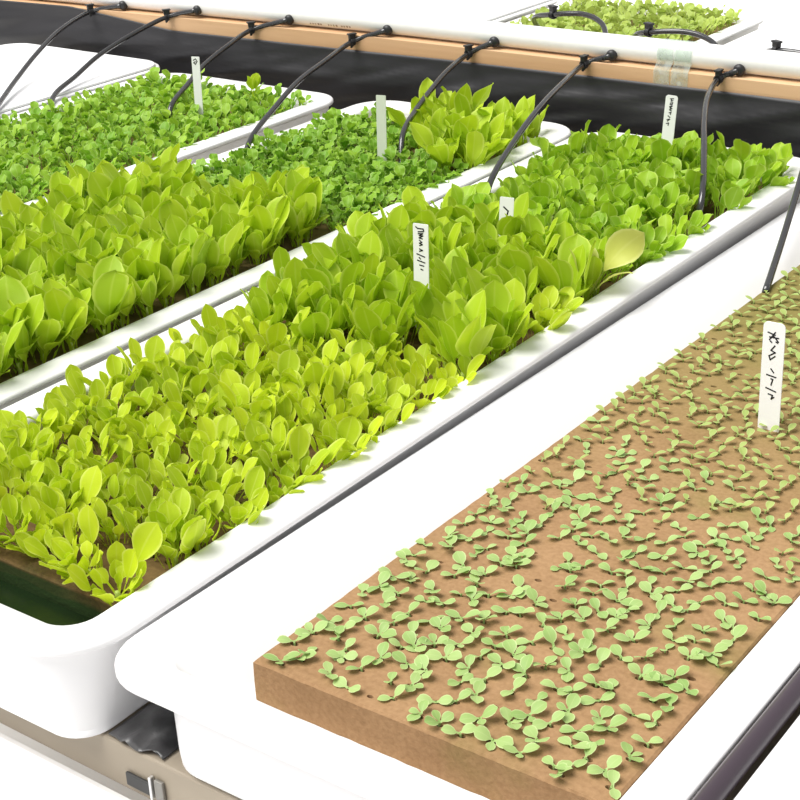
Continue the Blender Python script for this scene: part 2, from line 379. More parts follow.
# ------------------------------------------------------------------ leaves and plants
def leaf(bm, uvl, tl, base, az, L, W, pet, a0, a1, cup=.25, twist=0.0, wave=0.0, nw=3, shape=(.55, .75), tone=0.0, nv=8, nu=4, rng=random):
    """one blade: petiole of length pet, then a blade of length L, max width W; a0/a1 lean from vertical at base/tip (radians)"""
    d = Vector((math.cos(az), math.sin(az), 0)); s = Vector((-math.sin(az), math.cos(az), 0)); up = Vector((0, 0, 1))
    p = Vector(base); rows = []
    total = pet + L; steps = nv + 2
    pos = []; 
    vs = [0, pet/total*.6] + [ (pet + L*k/nv)/total for k in range(nv+1)] if pet > 0 else [k/nv for k in range(nv+1)]
    last = 0.0
    ph = rng.uniform(0, 6.28)
    for k, v in enumerate(vs):
        a = a0 + (a1-a0)*v*v
        tdir = d*math.sin(a) + up*math.cos(a)
        p = p + tdir*((v-last)*total); last = v
        nrm = (up*math.sin(a) - d*math.cos(a))       # towards the plant's axis, the upper face
        b = (v*total - pet)/L if L else 0
        if b <= 0: hw = max(W*.045, .0006)
        else:
            q, e = shape                                # q: where it is widest, e: fullness
            x = b/q*.5 if b < q else .5 + (b-q)/(1-q)*.5
            hw = W*.5*max(math.sin(PI*min(x, 1.0)), 0)**e
            hw = max(hw, W*.045 if b < .5 else .00035)
        tw = twist*max(b, 0); ss = s*math.cos(tw) + nrm*math.sin(tw); nn = nrm*math.cos(tw) - s*math.sin(tw)
        row = []
        for i in range(nu+1):
            u = -1 + 2*i/nu
            off = ss*(u*hw) + nn*(cup*hw*u*u)
            if wave: off += nn*(wave*W*math.sin(ph + nw*PI*b + (PI if u < 0 else 0))*abs(u)**1.5)
            row.append((bm.verts.new(p + off), abs(u), max(b, 0)))
        rows.append(row)
    for a, b in zip(rows, rows[1:]):
        for i in range(nu):
            f = bm.faces.new((a[i][0], a[i+1][0], b[i+1][0], b[i][0])); f.smooth = True
            for lp, q in zip(f.loops, (a[i], a[i+1], b[i+1], b[i])):
                lp[uvl].uv = (q[1], q[2]); 
            for q in (a[i], a[i+1], b[i+1], b[i]): q[0][tl] = tone
def foliage_mesh(name, mat, build):
    bm = bmesh.new(); uvl = bm.loops.layers.uv.new('leaf'); tl = bm.verts.layers.float.new('tone')
    build(bm, uvl, tl)
    me = bpy.data.meshes.new(name); bm.to_mesh(me); bm.free(); me.materials.append(mat)
    return me
def stem_mesh(name, mat, h, r):
    bm = bmesh.new(); tube(bm, [(0,0,-.002), (0,0,h*.5), (.0004,0,h)], [r*.9, r, r*.8], 6)
    me = bpy.data.meshes.new(name); bm.to_mesh(me); bm.free(); me.materials.append(mat)
    for p in me.polygons: p.use_smooth = True
    return me
def variants(kind, mat, n, seed, fn):
    out = []
    for i in range(n):
        rng = random.Random(seed*101 + i)
        out.append(foliage_mesh(kind + '_foliage', mat, lambda bm, uvl, tl: fn(bm, uvl, tl, rng)))
    return out

def lettuce(nl, L, W, pet, lean, h0=.003, shape=(.60, .62), wave=.03, cup=.22, cot=2, spread=.005, fall=.055):
    def fn(bm, uvl, tl, rng):
        az = rng.uniform(0, 6.28)
        for k in range(nl):
            s = 1 - fall*k + rng.uniform(-.14, .14)
            a0 = rng.uniform(.02, .22) + .025*(nl-k); a1 = lean*rng.uniform(.45, 1.35)
            rb = spread*rng.uniform(.2, 1.0)
            leaf(bm, uvl, tl, (rb*math.cos(az), rb*math.sin(az), h0 - rb*.35), az + rng.uniform(-.3, .3), L*s, W*s*rng.uniform(.88, 1.12), pet*s*rng.uniform(.75, 1.25), a0, a1, cup*rng.uniform(.4, 1.5), rng.uniform(-.6, .6), wave, 3, shape, rng.uniform(0, 1), rng=rng)
            az += 2.4 + rng.uniform(-.4, .4)
        for k in range(cot):
            leaf(bm, uvl, tl, (0, 0, h0*.8), az + k*PI*.8, L*.45, W*.60, pet*.7, .5, 1.15, .1, 0, 0, 3, (.6, .6), rng.uniform(.4, 1), nv=5, rng=rng)
    return fn
def bushy(nl, L, W, pet, lean, wave=.10, shape=(.58, .6), h0=.003):
    def fn(bm, uvl, tl, rng):
        az = rng.uniform(0, 6.28)
        for k in range(nl):
            s = 1 - .05*k + rng.uniform(-.15, .15)
            leaf(bm, uvl, tl, (.0055*math.cos(az+.6)*rng.random(), .0055*math.sin(az+.6)*rng.random(), h0 - .002), az, L*s, W*s, pet*s*rng.uniform(.7, 1.3), rng.uniform(.1, .5), lean*rng.uniform(.6, 1.35), rng.uniform(-.1, .35), rng.uniform(-.6, .6), wave, 4, shape, rng.uniform(0, 1), nv=6, rng=rng)
            az += 2.4 + rng.uniform(-.5, .5)
    return fn
def sprout(n, L, W, h, lean):
    def fn(bm, uvl, tl, rng):
        az = rng.uniform(0, 6.28); lx, ly = rng.uniform(-.0012, .0012), rng.uniform(-.0012, .0012)
        # hypocotyl
        pts = [(0, 0, -.003), (lx*.4, ly*.4, h*.55), (lx, ly, h)]
        tube(bm, pts, .00055, 5, cap=False)
        for k in range(n):
            s = rng.uniform(.85, 1.12) * (1 if k < 2 else .72)
            leaf(bm, uvl, tl, (lx, ly, h-.0004), az, L*s, W*s, .0014, lean*.75 + rng.uniform(-.15, .15), lean*rng.uniform(.95, 1.2), rng.uniform(-.05, .25), rng.uniform(-.3, .3), 0, 3, (.56, .50), rng.uniform(0, 1), nv=5, nu=4, rng=rng)
            az += (PI + rng.uniform(-.45, .45)) if k == 0 else rng.uniform(1.1, 2.0)
    return fn

V = {
 'yellow': variants('lettuce', M['leaf_yellow'], 14, 1, lettuce(14, .0210, .0136, .0150, .66, cot=5, spread=.0090, shape=(.60, .58), fall=.04)),
 'tall':   variants('lettuce', M['leaf_lime'],   10, 2, lettuce(9, .0320, .0195, .0190, .50, cot=4, spread=.0065, shape=(.60, .58))),
 'rear':   variants('lettuce', M['leaf_green'],  12, 3, lettuce(12, .0220, .0150, .0160, .68, wave=.07, cot=3, spread=.0085, shape=(.62, .56), fall=.04)),
 'broad':  variants('lettuce', M['leaf_lime'],   12, 4, lettuce(9, .0410, .0225, .0160, .60, shape=(.60, .60), wave=.05, cot=4, spread=.0065)),
 'corner': variants('lettuce', M['leaf_lime'], 8, 5, lettuce(9, .0380, .0165, .0150, .80, wave=.10, spread=.006)),
 'dark':   variants('lettuce', M['leaf_deep'],   10, 6, bushy(10, .0115, .0095, .0130, 1.10, .14)),
 'small':  variants('seedling', M['leaf_small'], 10, 7, bushy(11, .0100, .0084, .0110, 1.05, .06)),
 'sprout': variants('sprout', M['leaf_sprout'],  14, 8, sprout(2, .0068, .0056, .0013, 1.50)),
 'sprout3': variants('sprout', M['leaf_sprout'], 10, 9, sprout(3, .0072, .0060, .0016, 1.44)),
 'sproutfar': variants('sprout', M['leaf_sprout_far'], 12, 10, sprout(2, .0068, .0047, .0022, 1.34)),
 'far':    variants('greens', M['leaf_far'],   6, 11, bushy(6, .0170, .0120, .0090, 1.1, .1)),
}
STEM = stem_mesh('stem', M['stem'], .0075, .0016)

CLEAR = []      # (x, y, radius): spots kept open where a feed tube reaches the sponge
for ax, ay, bx, by, r in ((-.96, 1.30, -.925, 1.235, .010), (-.78, 1.21, -.752, 1.128, .011), (-.588, 1.25, -.580, 1.215, .010), (-.640, .872, -.632, .860, .013)):
    for k in range(6): CLEAR.append((ax + (bx-ax)*k/5, ay + (by-ay)*k/5, r))
def open_corner(x, y):
    c = .8*x + .6*y; t = (c - .0044)/.0819
    if t > 1: return True
    if c < .018: return False
    gap = (1.262 + .2325*t - y)/.8
    return gap < -.004 or gap > (.043 - .021 - .032*t)/.3
def clear(x, y): return any((x-a)**2 + (y-b)**2 < r*r for a, b, r in CLEAR)
def put_plant(name, kind, loc, rng, label, group, scale=1.0, tilt=.10, with_stem=True, cat='seedling', rz=None, lean=(0, 0)):
    me = rng.choice(V[kind])
    s = scale*rng.uniform(.88, 1.14)
    rot = (Euler((rng.uniform(-tilt, tilt) + lean[0], rng.uniform(-tilt, tilt) + lean[1], 0)).to_matrix() @ Matrix.Rotation(rng.uniform(0, 6.28), 3, 'Z')).to_euler()
    if with_stem:
        t = thing(name, label, cat, loc, rot, group); t.scale = (s, s, s)
        f = bpy.data.objects.new('foliage', me); C.objects.link(f); f.parent = t
        g = bpy.data.objects.new('stem', STEM); C.objects.link(g); g.parent = t
        return t
    o = bpy.data.objects.new(name, me); C.objects.link(o); o.location = loc; o.rotation_euler = rot; o.scale = (s, s, s)
    return tag(o, label, cat, group)

# ---- tray with lettuces next to the seedling tray
rng = random.Random(11)
bm, sites = sponge_mesh(.2145, .916, .0270, 9, 32, .0030, rng, .003, .25, .006)
o = link_mesh('planting_sponge', bm, M['sponge_wet']); o.location = (-.7825, .4850, ZR-.0165); o.rotation_euler = (0, 0, YAW)
tag(o, 'wet brown sponge under the yellow-green lettuces, green with algae along its end', 'sponge')
bm = bmesh.new(); loft(bm, (-.780, -.5715, .4445, .4825), .014, [(0, ZR-.0425), (0, ZR-.0290)])
o = link_mesh('nutrient_water', bm, M['water']); tag(o, 'dark water in front of the sponge in the lettuce tray', 'water')
GL = 'yellow-green lettuces in the long tray'
special = None
for px, py, i, j in sites:
    x, y = -.7825 + px - YAW*py, .4850 + py + YAW*px
    # the canopy thins near the end by the viewer; tall plants stand mid-tray on the far side, greener ones behind
    k = y + .5*(x + .68)
    if clear(x, y): continue
    if j == 0: y -= .0085*rng.random() + .002
    if i == 8: x += .005
    ln = (.32*(j == 0), .16*(i == 8))
    if y > 1.07:
        put_plant('lettuce_seedling', 'rear', (x, y, ZR-.0165), rng, 'mid-green lettuce seedling at the pipe end of the long lettuce tray', 'green lettuces at the pipe end of the long tray', 1.0 + .2*rng.random(), .22, lean=ln)
    elif .82 < y and (x < -.645 + .35*(y-.82) or rng.random() < .25) or (y > .98 and x > -.64 and rng.random() < .4):
        put_plant('lettuce_seedling', 'tall', (x, y, ZR-.0165), rng, 'tall lime-green lettuce seedling in the middle of the long lettuce tray', 'tall lettuces mid-way along the long tray', 1.0 + .2*rng.random(), .14)
    else:
        put_plant('lettuce_seedling', 'yellow', (x, y, ZR-.0165), rng, 'yellow-green lettuce seedling in the front half of the long lettuce tray', 'yellow-green lettuces in the front half of the long tray', .86 + (.16 if j < 5 else .26)*rng.random(), .14, lean=ln)
# one pale plant leaning out over the rim
def lean_fn(bm, uvl, tl, rng):
    leaf(bm, uvl, tl, (0, 0, .004), .62, .046, .028, .032, .45, 1.02, .12, 2.0, .03, 3, (.62, .55), 1, rng=rng)
    leaf(bm, uvl, tl, (0, 0, .004), .10, .034, .013, .022, .55, 1.45, .2, -.3, .03, 3, (.55, .7), .8, rng=rng)
    leaf(bm, uvl, tl, (0, 0, .004), 1.9, .030, .019, .020, .25, .6, .2, .2, .03, 3, (.6, .6), .9, rng=rng)
    leaf(bm, uvl, tl, (0, 0, .004), 3.6, .030, .021, .020, .15, .4, .2, .2, .03, 3, (.6, .6), .9, rng=rng)
me = foliage_mesh('lettuce_foliage', M['leaf_pale'], lambda a, b, c: lean_fn(a, b, c, random.Random(5)))
t = thing('lettuce_seedling', 'pale lettuce seedling stretching one broad leaf out over the outer rim of its tray', 'seedling', (-.578, 1.012, ZR-.0165))
f = bpy.data.objects.new('foliage', me); C.objects.link(f); f.parent = t
g = bpy.data.objects.new('stem', STEM); C.objects.link(g); g.parent = t

# ---- tray with broad lettuces in front, small dark ones behind
rng = random.Random(12)
bm, sites = sponge_mesh(.2300, .940, .0290, 9, 34, .0030, rng, .003, .25, .006)
o = link_mesh('planting_sponge', bm, M['sponge_mid']); o.location = (-1.0880, .464, ZR-.0145)
tag(o, 'brown sponge shaded under the broad-leaved lettuces', 'sponge')
for px, py, i, j in sites:
    x, y = -1.089 + px, .464 + py; loc = (x, y, ZR-.0145)
    if y < .55: continue
    bound = 1.025 + .03*math.sin(px*40)
    if y < bound:
        put_plant('broadleaf_lettuce', 'broad', loc, rng, 'large broad-leaved lime lettuce in the front part of its white tray', 'broad lettuces in the front of the tray', .95 + .2*rng.random(), .14)
rng = random.Random(13)
for j in range(23):
    for i in range(13):
        x = -1.084 + .0186*i + rng.uniform(-.004, .004); y = 1.035 + .0165*j + rng.uniform(-.004, .004)
        if clear(x, y): continue
        if y > 1.365 + .035*(x > -1.00) or y < 1.03 + .03*math.sin((x+1.086)*40): continue
        loc = (x, y, ZR-.0145)
        if y > 1.24 + .35*max(0, -.90 - x) and x > -1.00 and open_corner(x, y):   # the taller ones keep clear of the feed tube
            if (i + j) % 2 == 0:
                put_plant('broadleaf_lettuce', 'corner', loc, rng, 'yellow-green lettuce in the rear corner of the tray of small dark leaves', 'yellow lettuces in the rear corner of the tray', .9 + .25*rng.random(), .25)
        else:
            put_plant('small_leaf_lettuce', 'dark', loc, rng, 'small dark-green ruffled seedling in the rear half of the broad lettuce tray', 'small dark seedlings behind the broad lettuces', .95 + .35*rng.random(), .2)

# ---- tray of short small-leaved seedlings
rng = random.Random(14)
bm, _ = sponge_mesh(.2490, .925, .0310, 8, 30, .002, rng, .010, .2, .004)
o = link_mesh('planting_sponge', bm, M['sponge_mid']); o.location = (-1.4305, .465, ZR-.0125)
tag(o, 'brown sponge hidden under the short green seedlings', 'sponge')
n = 0
for j in range(35):
    for i in range(13):
        x = -1.427 + .0203*i + rng.uniform(-.005, .005); y = .86 + .0187*j + rng.uniform(-.005, .005)
        if y > 1.396: continue
        # only what the picture and a small step to its side could show
        if y < .86 + .9*max(0, -1.175 - x): continue
        put_plant('green_seedling', 'small', (x, y, ZR-.0125), rng, 'short small-leaved green seedling in the densely sown white tray', 'short seedlings in the densely sown tray', 1.10 + .30*rng.random(), .16, with_stem=False); n += 1
def tall_one(bm, uvl, tl, rng):
    for k in range(4):
        leaf(bm, uvl, tl, (0, 0, .004), k*1.7, .020*(1-.1*k), .0145, .028, .06, .35, .2, .2, .02, 3, (.6, .6), .8, rng=rng)
me = foliage_mesh('lettuce_foliage', M['leaf_lime'], lambda a, b, c: tall_one(a, b, c, random.Random(5)))
t = thing('green_seedling', 'single taller lime seedling standing out above the short ones near their rear rim', 'seedling', (-1.226, 1.350, ZR-.0125))
f = bpy.data.objects.new('foliage', me); C.objects.link(f); f.parent = t
g = bpy.data.objects.new('stem', STEM); C.objects.link(g); g.parent = t

# ---- sponge of tiny sprouts
rng = random.Random(15)
SX, SY, SZ = .0690, .0525, -.0010
NX, NY = 14, 65
bm, sites = sponge_mesh(.2095, .920, .0246, NX, NY, .0019, rng, .0030, .30, .008)
o = link_mesh('sprout_sponge', bm, M['sponge']); o.matrix_world = T1M @ Matrix.Translation((SX, SY, SZ))
tag(o, 'thick light-brown sponge block dotted with tiny pale sprouts', 'sponge')
ind = []; rest = []
for px, py, i, j in sites:
    if py > .92 or rng.random() < .035: continue
    w = on1(SX+px, SY+py, SZ)
    seen = w.y < .62 + (-.236 - w.x)*2.35 + .03            # the rest stands beyond the frame's edge
    ind.append((py + .35*px + (0 if seen else 9), px, py, w))
ind.sort(key=lambda q: q[0])
LB = 'tiny two-leaved pale sprout rooted in the light-brown sponge'
for k, (q, px, py, w) in enumerate(ind):
    loc = w - Vector((0, 0, .0002)); y = w.y
    near = y < .69 + .10*rng.uniform(-1, 1)
    kind = ('sprout3' if rng.random() < .5 else 'sprout') if near else ('sprout' if rng.random() < max(0, 1-(y-.62)/.30) else 'sproutfar')
    sc = 1.10 if near else 1.0
    if k < 300:
        put_plant('sprout', kind, loc, rng, LB, 'tiny sprouts in the light-brown sponge', sc, .22, with_stem=False, cat='sprout')
    else:
        rest.append((rng.choice(V['sproutfar']), loc, rng.uniform(0, 6.28), rng.uniform(.85, 1.15)))
if rest:
    bm = bmesh.new()
    for me, loc, rz, s in rest:
        tmp = me.copy(); tmp.transform(Matrix.Translation(loc) @ Matrix.Rotation(rz, 4, 'Z') @ Matrix.Scale(s, 4)); bm.from_mesh(tmp); bpy.data.meshes.remove(tmp)
    o = link_mesh('distant_sprouts', bm, M['leaf_sprout_far'])
    tag(o, 'tiny sprouts at the far end of the light-brown sponge', 'sprouts', kind='stuff')
print('sprouts', len(ind), 'small', n)

# ------------------------------------------------------------------ beyond the pipe
def far_tray(label, x0, x1, board):
    t = skirt_tray(label, x0, x1, 1.61, 2.095, 0, 'white_worn')
    return t
far_tray('white tray of greens on the bench beyond the white pipe', -1.215, -.890, False)
far_tray('covered white tray beyond the pipe, beside the far greens at the frame edge', -.872, -.555, True)
far_tray('covered white tray beyond the pipe, mostly hidden at the other side of the far greens', -1.550, -1.230, True)
for lab, x0, x1 in (('white cover board on the far tray at the outer side of the greens', -.838, -.589), ('white cover board on the far tray behind the middle of the pipe', -1.516, -1.264)):
    bm = bmesh.new(); box(bm, x0-.025, x1+.025, 1.619, 2.086, ZR+.0003, ZR+.0035, .0012)
    tag(link_mesh('cover_board', bm, M['white_board']), lab, 'board')
rng = random.Random(16)
bm, _ = sponge_mesh(.2600, .404, .0360, 8, 12, .002, rng, .010, .2, .004)
o = link_mesh('planting_sponge', bm, M['sponge_mid']); o.location = (-1.1825, 1.650, ZR-.0070)
tag(o, 'brown sponge under the greens beyond the pipe', 'sponge')
for j in range(17):
    for i in range(11):
        put_plant('young_greens', 'far', (-1.171 + .0240*i + rng.uniform(-.005, .005), 1.660 + .0240*j + rng.uniform(-.005, .005), ZR-.0070), rng,
                  'small green plant in the tray beyond the white pipe', 'greens in the tray beyond the pipe', 1.0, .2, with_stem=False)

# ------------------------------------------------------------------ board, pipe, film
bm = bmesh.new(); rows = []
for i in range(25):
    x = -2.1 + 2.5*i/24
    zl = .0405 - .0075*max(0, (-1.05 - x)/.5) + .0008*math.sin(x*7); zt = .0590 - .006*max(0, (-1.15 - x)/.5)
    rows.append([bm.verts.new((x, y, ZR+z)) for y, z in ((1.5, zl+.001), (1.501, zl), (1.539, zl), (1.54, zl+.001), (1.54, zt-.001), (1.539, zt), (1.501, zt), (1.5, zt-.001))])
for a, b in zip(rows, rows[1:]):
    for k in range(8): bm.faces.new((a[k], b[k], b[(k+1) % 8], a[(k+1) % 8]))
bm.faces.new(rows[0]); bm.faces.new(rows[-1][::-1])
bmesh.ops.recalc_face_normals(bm, faces=bm.faces[:])
tag(link_mesh('wooden_board', bm, M['wood']), 'long pale wooden board lying under the white pipe behind the trays', 'board')
# posts carrying the board between the two benches
for k, lab in ((-1.95, 'wooden post holding up the board at the end by the empty tray'), (-.05, 'wooden post holding up the board at the end by the sprouts'), (-1.0, 'wooden post behind the black film under the middle of the board')):
    bm = bmesh.new(); zt = .0405 - .0075*max(0, (-1.05 - k)/.5) + .0008*math.sin(k*7)
    box(bm, k-.02, k+.02, 1.506, 1.536, 0, ZR+zt-.0005, .002)
    tag(link_mesh('support_post', bm, M['wood']), lab, 'post')

PY, PZ, PR = 1.520, .0735, .0136
pt = thing('water_pipe', 'thick white plastic water pipe running along the wooden board', 'pipe', (0, PY, ZR+PZ))
def pdz(x): return -.006*max(0, (-1.15 - x)/.5)
bm = bmesh.new(); tube(bm, [(-2.1 + 2.5*i/30, 0, pdz(-2.1 + 2.5*i/30)) for i in range(31)], PR, 28)
o = link_mesh('pipe_body', bm, M['pipe'], pt); auto_smooth(o, 50)
# line of small faded print on the pipe
bm = bmesh.new(); rng = random.Random(4)
for k in range(16):
    if k in (5, 6, 11): continue
    x = -1.265 + .0042*k; a = math.radians(-146)
    w = rng.uniform(.0012, .0026); h = rng.uniform(.14, .24)
    ring = []
    for aa in (a-h/2, a+h/2):
        for dx in (0, w):
            ring.append(bm.verts.new((x+dx, math.cos(aa)*(PR+.00025), math.sin(aa)*(PR+.00025) + pdz(x))))
    bm.faces.new((ring[0], ring[1], ring[3], ring[2]))
o = link_mesh('printed_line', bm, M['print'], pt); o['label'] = 'line of small faded print'

# hanging black film
bm = bmesh.new(); nx, nz = 220, 26; rows = []
for j in range(nz+1):
    row = []
    for i in range(nx+1):
        x = -2.1 + 2.4*i/nx; v = j/nz
        top = .0428 - .0075*max(0, (-1.05 - x)/.5) + .0008*math.sin(x*7); bot = -.060
        top += .020*min(1, max(0, (-1.50 - x)/.20))
        z = top + (bot-top)*v
        y = 1.4986 - .0065*math.sin(PI*min(1, v*1.3))**2 + min(1, v*5)*(.0045*noise.noise((x*9 + v*3, v*3.2, 2.0)) + .003*noise.noise((x*24 + v*9, v*6, 5.0)))
        y = min(y, 1.4987) - .0008
        row.append(bm.verts.new((x, max(y, 1.478), ZR+z)))
    rows.append(row)
for a, b in zip(rows, rows[1:]):
    for i in range(nx): bm.faces.new((a[i], a[i+1], b[i+1], b[i]))
o = link_mesh('hanging_film', bm, M['film'], smooth=True)
sm = o.modifiers.new('s', 'SOLIDIFY'); sm.thickness = .0003
tag(o, 'wrinkled black plastic film hanging below the wooden board behind the trays', 'film')

# clear tape wound round pipe and board
def tape_mat():
    m, nt, b = new_mat('clear_tape'); L = nt.links
    b.inputs['Base Color'].default_value = (.66, .72, .68, 1); b.inputs['Roughness'].default_value = .15; b.inputs['Specular IOR Level'].default_value = .8
    tr = N(nt, 'ShaderNodeBsdfTransparent'); tr.inputs['Color'].default_value = (.86, .93, .88, 1)
    tc = N(nt, 'ShaderNodeTexCoord'); no = N(nt, 'ShaderNodeTexNoise'); no.inputs['Scale'].default_value = 90; L.new(tc.outputs['Object'], no.inputs['Vector'])
    mr = N(nt, 'ShaderNodeMapRange'); mr.inputs['From Min'].default_value = .35; mr.inputs['From Max'].default_value = .65; mr.inputs['To Min'].default_value = .18; mr.inputs['To Max'].default_value = .5
    L.new(no.outputs['Fac'], mr.inputs['Value'])
    ms = N(nt, 'ShaderNodeMixShader'); L.new(mr.outputs[0], ms.inputs[0]); L.new(tr.outputs[0], ms.inputs[1]); L.new(b.outputs[0], ms.inputs[2])
    L.new(ms.outputs[0], nt.nodes['Material Output'].inputs['Surface'])
    return m
tp = thing('clear_tape', 'wide clear tape wound round the white pipe and wooden board', 'tape', (0, 0, ZR))
TM = tape_mat()
for xa, xb, low in ((-.7725, -.7530, .038), (-.7515, -.7310, .036)):
    bm = bmesh.new(); prof = []
    for k in range(17):
        a = math.radians(60 + 150*k/16); prof.append((PY + (PR+.0007)*math.cos(a), PZ + (PR+.0007)*math.sin(a)))
    prof += [(1.4996, .0585), (1.4992, .052), (1.4991, .045), (1.4988, low)]
    rng = random.Random(int(-xa*1e4))
    nxp = 6; rows = []
    for i in range(nxp+1):
        x = xa + (xb-xa)*i/nxp
        rows.append([bm.verts.new((x, y - .0005*rng.random(), z + .0004*rng.random())) for y, z in prof])
    for a, b in zip(rows, rows[1:]):
        for k in range(len(prof)-1): bm.faces.new((a[k], a[k+1], b[k+1], b[k]))
    o = link_mesh('tape_band', bm, TM, tp, smooth=True)

# ------------------------------------------------------------------ feed tubes and clips
TUBES = [
 ('black feed tube reaching down to the empty covered tray', 'black clip on the board for the tube to the empty tray',
  [(-1.600,1.507,.061),(-1.655,1.4945,.050),(-1.630,1.414,.042),(-1.588,1.332,.030),(-1.540,1.25,.0155),(-1.480,1.168,.0085),(-1.44,1.11,.0060)]),
 ('black feed tube ending between the empty tray and the short seedlings', 'black clip on the board for the tube between empty tray and short seedlings',
  [(-1.458,1.507,.066),(-1.505,1.4945,.055),(-1.513,1.434,.042),(-1.511,1.372,.028),(-1.494,1.31,.014),(-1.466,1.248,.0070),(-1.415,1.19,-.004)]),
 ('black feed tube entering the short seedlings beside their label', 'black clip on the board for the tube beside the short seedlings label',
  [(-1.297, 1.507, 0.067),(-1.353, 1.4945, 0.051),(-1.345, 1.438, 0.042),(-1.334, 1.382, 0.031),(-1.311, 1.326, 0.021),(-1.285, 1.27, 0.012),(-1.276, 1.25, -0.008)]),
 ('black feed tube crossing the gap to the small dark seedlings', 'black clip on the board for the tube to the small dark seedlings',
  [(-1.14, 1.507, 0.0675),(-1.187, 1.4945, 0.051),(-1.173, 1.422, 0.043),(-1.155, 1.349, 0.036),(-1.13, 1.277, 0.025),(-1.102, 1.204, 0.012),(-1.085, 1.165, -0.01)]),
 ('black feed tube entering the yellow lettuces in the rear tray corner', 'black clip on the board for the tube to the yellow rear-corner lettuces',
  [(-0.984, 1.507, 0.0675),(-1.013, 1.4945, 0.053),(-1.003, 1.436, 0.046),(-0.987, 1.378, 0.037),(-0.967, 1.32, 0.029),(-0.941, 1.262, 0.021),(-0.925, 1.235, -0.01)]),
 ('long black feed tube curving into the long lettuce tray over its inner rim', 'black clip on the board for the tube over the inner rim of the lettuce tray',
  [(-0.828, 1.507, 0.067),(-0.857, 1.4945, 0.056),(-0.835, 1.41, 0.055),(-0.812, 1.326, 0.051),(-0.789, 1.242, 0.04),(-0.764, 1.158, 0.022),(-0.752, 1.128, -0.012)]),
 ('black feed tube dropping steeply into the green end of the lettuce tray', 'black clip on the board for the tube beside the clear tape',
  [(-.675,1.507,.0665),(-.693,1.4945,.057),(-.674,1.43,.0545),(-.646,1.365,.049),(-.614,1.30,.038),(-.583,1.235,.018),(-.584,1.224,-.012)]),
 ('black feed tube running down to the sponge of tiny sprouts', 'black clip on the board for the tube to the tiny sprouts',
  [(-.523,1.507,.0665),(-.547,1.4945,.058),(-.545,1.42,.051),(-.530,1.347,.033),(-.510,1.273,.014),(-.490,1.199,-.003),(-.468,1.120,-.0155)]),
]
def fitting(parent, c, dirv):
    """dome grommet with a short barb pointing along the tube"""
    bm = bmesh.new(); c = Vector(c)
    n = Vector((0, -1, -.18)).normalized()
    prof = [(-.003, .0056), (.0008, .0066), (.0022, .0066), (.0040, .0058), (.0054, .0040), (.0060, .0004)]
    tube(bm, [c + n*a for a, r in prof], [r for a, r in prof], 16)
    tube(bm, [c + n*.0028, c + n*.0030 + dirv*.004, c + n*.0026 + dirv*.010], [.0030, .0031, .0028], 10)
    return link_mesh('elbow_fitting', bm, M['fitting'], parent, smooth=True)
for lab, clab, pts in TUBES:
    p = [Vector((a, b, c + ZR)) for a, b, c in pts]
    t = thing('feed_tube', lab, 'tube')
    start = p[0] + Vector((0, -.004, 0))
    q = catmull([start, p[1], p[2], p[3], p[4], p[5], p[6]], 10)
    bm = bmesh.new(); tube(bm, q, .0031, 12); link_mesh('hose', bm, M['tube'], t, smooth=True)
    fitting(t, p[0], (p[1]-start).normalized())
    c = p[1]; d = (p[2]-p[0]).normalized()
    k = thing('tube_clip', clab, 'clip', tuple(c))
    k.rotation_euler = (0, 0, math.atan2(d.y, d.x))
    bm = bmesh.new()
    ring = [(.0, .0040*math.cos(a), .0040*math.sin(a)) for a in [2*PI*i/14 for i in range(15)]]
    for sx in (-.0022, 0, .0022):
        tube(bm, [(sx, y, z) for _, y, z in ring], .0011, 6, cap=False)
    link_mesh('clip_ring', bm, M['fitting'], k, smooth=True)
    bm = bmesh.new(); box(bm, -.0042, .0042, -.0026, .0026, .0036, .0092, .0008); box(bm, -.0056, .0056, -.0034, .0034, .0086, .0106, .0006)
    link_mesh('clip_head', bm, M['fitting'], k)
    bm = bmesh.new(); tube(bm, [(0, 0, -.0035), (.0015, -.001, -.0075)], [.0028, .0012], 8); link_mesh('clip_foot', bm, M['fitting'], k)

